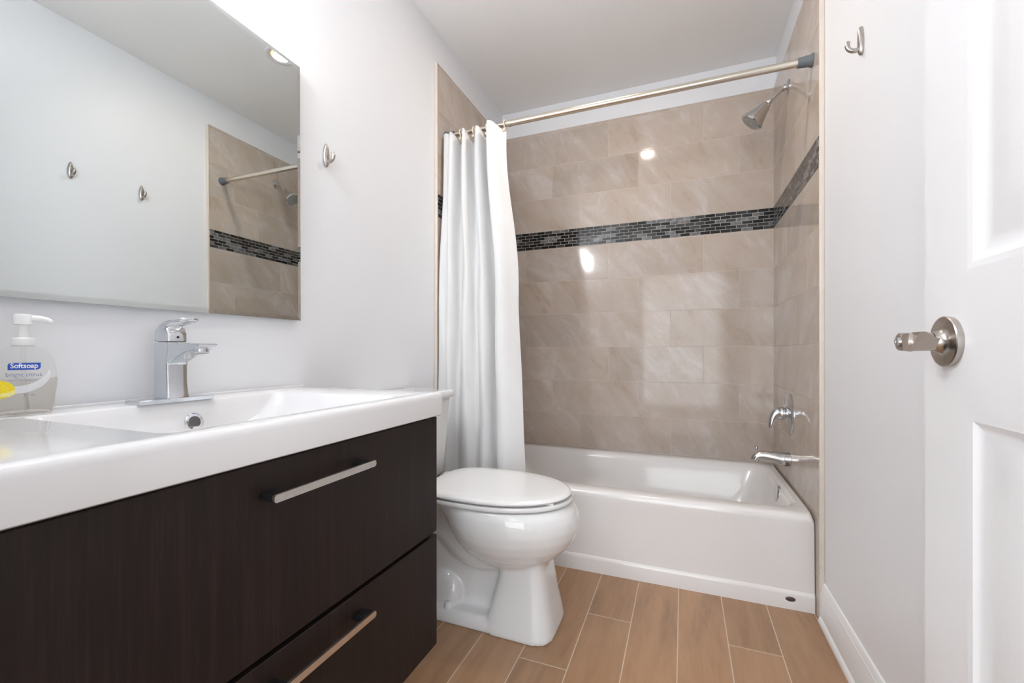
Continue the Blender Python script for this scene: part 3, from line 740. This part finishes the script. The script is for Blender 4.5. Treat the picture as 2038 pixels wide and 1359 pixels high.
def clampx(l): return [(max(-.0385, x), z) for x, z in l]
decal('lemon_slice', [clampx(disc(-.0255, .0445, .0165, .0145))], LEMON, .0008)
decal('lemon_rind', [clampx(disc(-.0205, .0410, .0125, .0085, -150, 30) + [(-.0090, .0440), (-.0180, .0400), (-.031, .0365)])], LEMONL, .0010)

# ------------------------------------------------------------------ mirror (very slightly out of true on its wall)
mi = None
bm = bmesh.new()
my0, my1, mz0, mz1, bv = .2255, .9825, 1.0155, 1.781, .011
def mp(y, z, d): return (.018 - .0150 * (y - .9) - .0050 * (z - 1.4) + d, y, z)
bk = [mp(y, z, -.012) for y, z in ((my0, mz0), (my1, mz0), (my1, mz1), (my0, mz1))]
ed = [mp(y, z, -.0012) for y, z in ((my0, mz0), (my1, mz0), (my1, mz1), (my0, mz1))]
fr = [mp(y, z, 0) for y, z in ((my0 + bv, mz0 + bv), (my1 - bv, mz0 + bv), (my1 - bv, mz1 - bv), (my0 + bv, mz1 - bv))]
loft(bm, [bk, ed, fr])
mi = finish('mirror', bm, MIRROR, None, 0)
tag(mi, 'large frameless wall mirror with slanted glass edges above the sink', 'mirror')

# ------------------------------------------------------------------ robe hooks
def hook(x, y, z, s, label):
    t = thing('wall_hook', label, 'hook', (x, y, z), 'brushed nickel wall hooks')
    bm = bmesh.new()
    L = []
    for d, k in ((0, .93), (.0025, 1.0), (.0055, .97), (.0085, .80), (.0105, .5), (.0112, .2)):
        lp = []
        for q in range(32):
            a = 2 * PI * q / 32; c, sn = math.cos(a), math.sin(a)
            wd_ = .0115 * (1 - .22 * sn)          # narrower towards the top
            lp.append((x + s * (d + .0003), y + wd_ * k * c, z + .039 * (1 - (1 - k) * .45) * sn))
        L.append(lp)
    loft(bm, L); finish('plate', bm, NICKEL, t, 60)
    bm = bmesh.new()
    tube(bm, [(x + s * .006, y, z - .021), (x + s * .018, y, z - .0235), (x + s * .030, y, z - .018), (x + s * .0345, y, z - .006), (x + s * .033, y, z + .004)], [.0068, .0058, .0055, .0060, .0050], 16, 24)
    finish('prong', bm, NICKEL, t, 60)
hook(0.0, 1.096, 1.5635, 1, 'brushed nickel hook on the left wall, right of the mirror')
hook(W, 1.428, 1.757, -1, 'brushed nickel hook on the right wall, nearer the tub')
hook(W, 1.1445, 1.765, -1, 'brushed nickel hook on the right wall seen only in the mirror, farther left')

# ------------------------------------------------------------------ door
DXF = 1.435; DY0, DY1 = .085, .8475
dr = thing('door_1', 'white panelled door standing open against the right wall', 'door', (DXF + .018, DY0, 0)); dr['kind'] = 'structure'
bm = bmesh.new()
ST = .103
pan = []
yc = (DY0 + DY1) / 2
for z0, z1 in ((.22, .843), (1.028, 1.62), (1.72, 1.935)):
    pan.append((yc + .05, DY1 - ST, z0, z1)); pan.append((DY0 + ST, yc - .05, z0, z1))
# front face as a grid with the panel openings left out, then the moulded panels lofted into the holes
ys = sorted({DY0, DY1} | {v for p in pan for v in p[:2]}); zs = sorted({.012, 2.045} | {v for p in pan for v in p[2:]})
for xf, sgn in ((DXF, 1), (DXF + .035, -1)):
    vm = {(y, z): bm.verts.new((xf, y, z)) for y in ys for z in zs}
    for a, b_ in zip(ys, ys[1:]):
        for c, d in zip(zs, zs[1:]):
            if any(p[0] - 1e-6 <= a and b_ <= p[1] + 1e-6 and p[2] - 1e-6 <= c and d <= p[3] + 1e-6 for p in pan): continue
            bm.faces.new((vm[a, c], vm[b_, c], vm[b_, d], vm[a, d]))
    for y0, y1, z0, z1 in pan:
        loops = []
        for i, dep in ((0, 0), (.004, .0012), (.010, .0022), (.014, .0052), (.022, .0085), (.028, .0095), (.034, .0095), (.036, .0090), (.074, .0030), (.078, .0028)):
            x = xf + sgn * dep
            loops.append([(x, y0 + i, z0 + i), (x, y1 - i, z0 + i), (x, y1 - i, z1 - i), (x, y0 + i, z1 - i)])
        loft(bm, loops, cap0=False)
x0, x1 = DXF, DXF + .035
for q in (((x0, DY1, .012), (x1, DY1, .012), (x1, DY1, 2.045), (x0, DY1, 2.045)), ((x0, DY0, .012), (x1, DY0, .012), (x1, DY0, 2.045), (x0, DY0, 2.045)),
          ((x0, DY0, 2.045), (x1, DY0, 2.045), (x1, DY1, 2.045), (x0, DY1, 2.045)), ((x0, DY0, .012), (x1, DY0, .012), (x1, DY1, .012), (x0, DY1, .012))):
    bm.faces.new([bm.verts.new(p) for p in q])
bmesh.ops.remove_doubles(bm, verts=bm.verts, dist=1e-5)
finish('door_leaf', bm, DOORP, dr, 20)
LY, LZ = .781, .9365
bm = bmesh.new(); lathe(bm, (DXF - .0002, LY, LZ), (-1, 0, 0), [(.0345, 0), (.0350, .002), (.0350, .0068), (.0338, .0080), (.024, .0088), (.0185, .0100), (.0155, .0130), (.0138, .0170), (.0130, .0192), (.0112, .0197), (.0112, .0208)], 48)
ro = finish('lever_rose', bm, NICKEL, dr)
# lever: round hub pointing into the room, grip turned towards the hinge side, its end cut in a wave
bm = bmesh.new()
lathe(bm, (DXF - .0206, LY, LZ), (-1, 0, 0), [(.0112, 0), (.0128, .0008), (.0130, .006), (.0130, .0325), (.0124, .0352), (.0105, .0366)], 36)
wave = [(0, .0041), (.0050, .0052), (.0096, .0069), (.0172, .0106), (.0242, .0134), (.0283, .0138), (.0310, .0130), (.0330, .0105), (.0345, .0056), (.0360, -.0030), (.0382, -.0064), (.0409, -.0070), (.0430, -.0044), (.0447, .0012), (.0462, .0072), (.0474, .0112)]
bot = [(.0500, .0085), (.0517, .0035), (.0520, -.002), (.0495, -.0090), (.0449, -.0128), (.0348, -.0140), (.0273, -.0126), (.0150, -.0122), (.0045, -.0120), (0, -.0117)]
def grip(y_, tilt, sc):
    return [(DXF - .0209 - a * .70, y_ - tilt * (-.12 * (a - .026) + .80 * b_), LZ + b_ * sc) for a, b_ in wave + bot]
loft(bm, [grip(LY + .001, .15, .985), grip(LY - .0175, .9, 1.0), grip(LY - .0190, 1.0, .985)])
le = finish('lever', bm, NICKEL, dr, 28)
bm = bmesh.new(); lathe(bm, (DXF - .0206 - .0365, LY, LZ), (-1, 0, 0), [(.0072, 0), (.0072, .0018), (.0060, .0024), (.0015, .0024), (.0012, .0012), (0, .0012)], 24)
finish('privacy_button', bm, CHROME, dr)
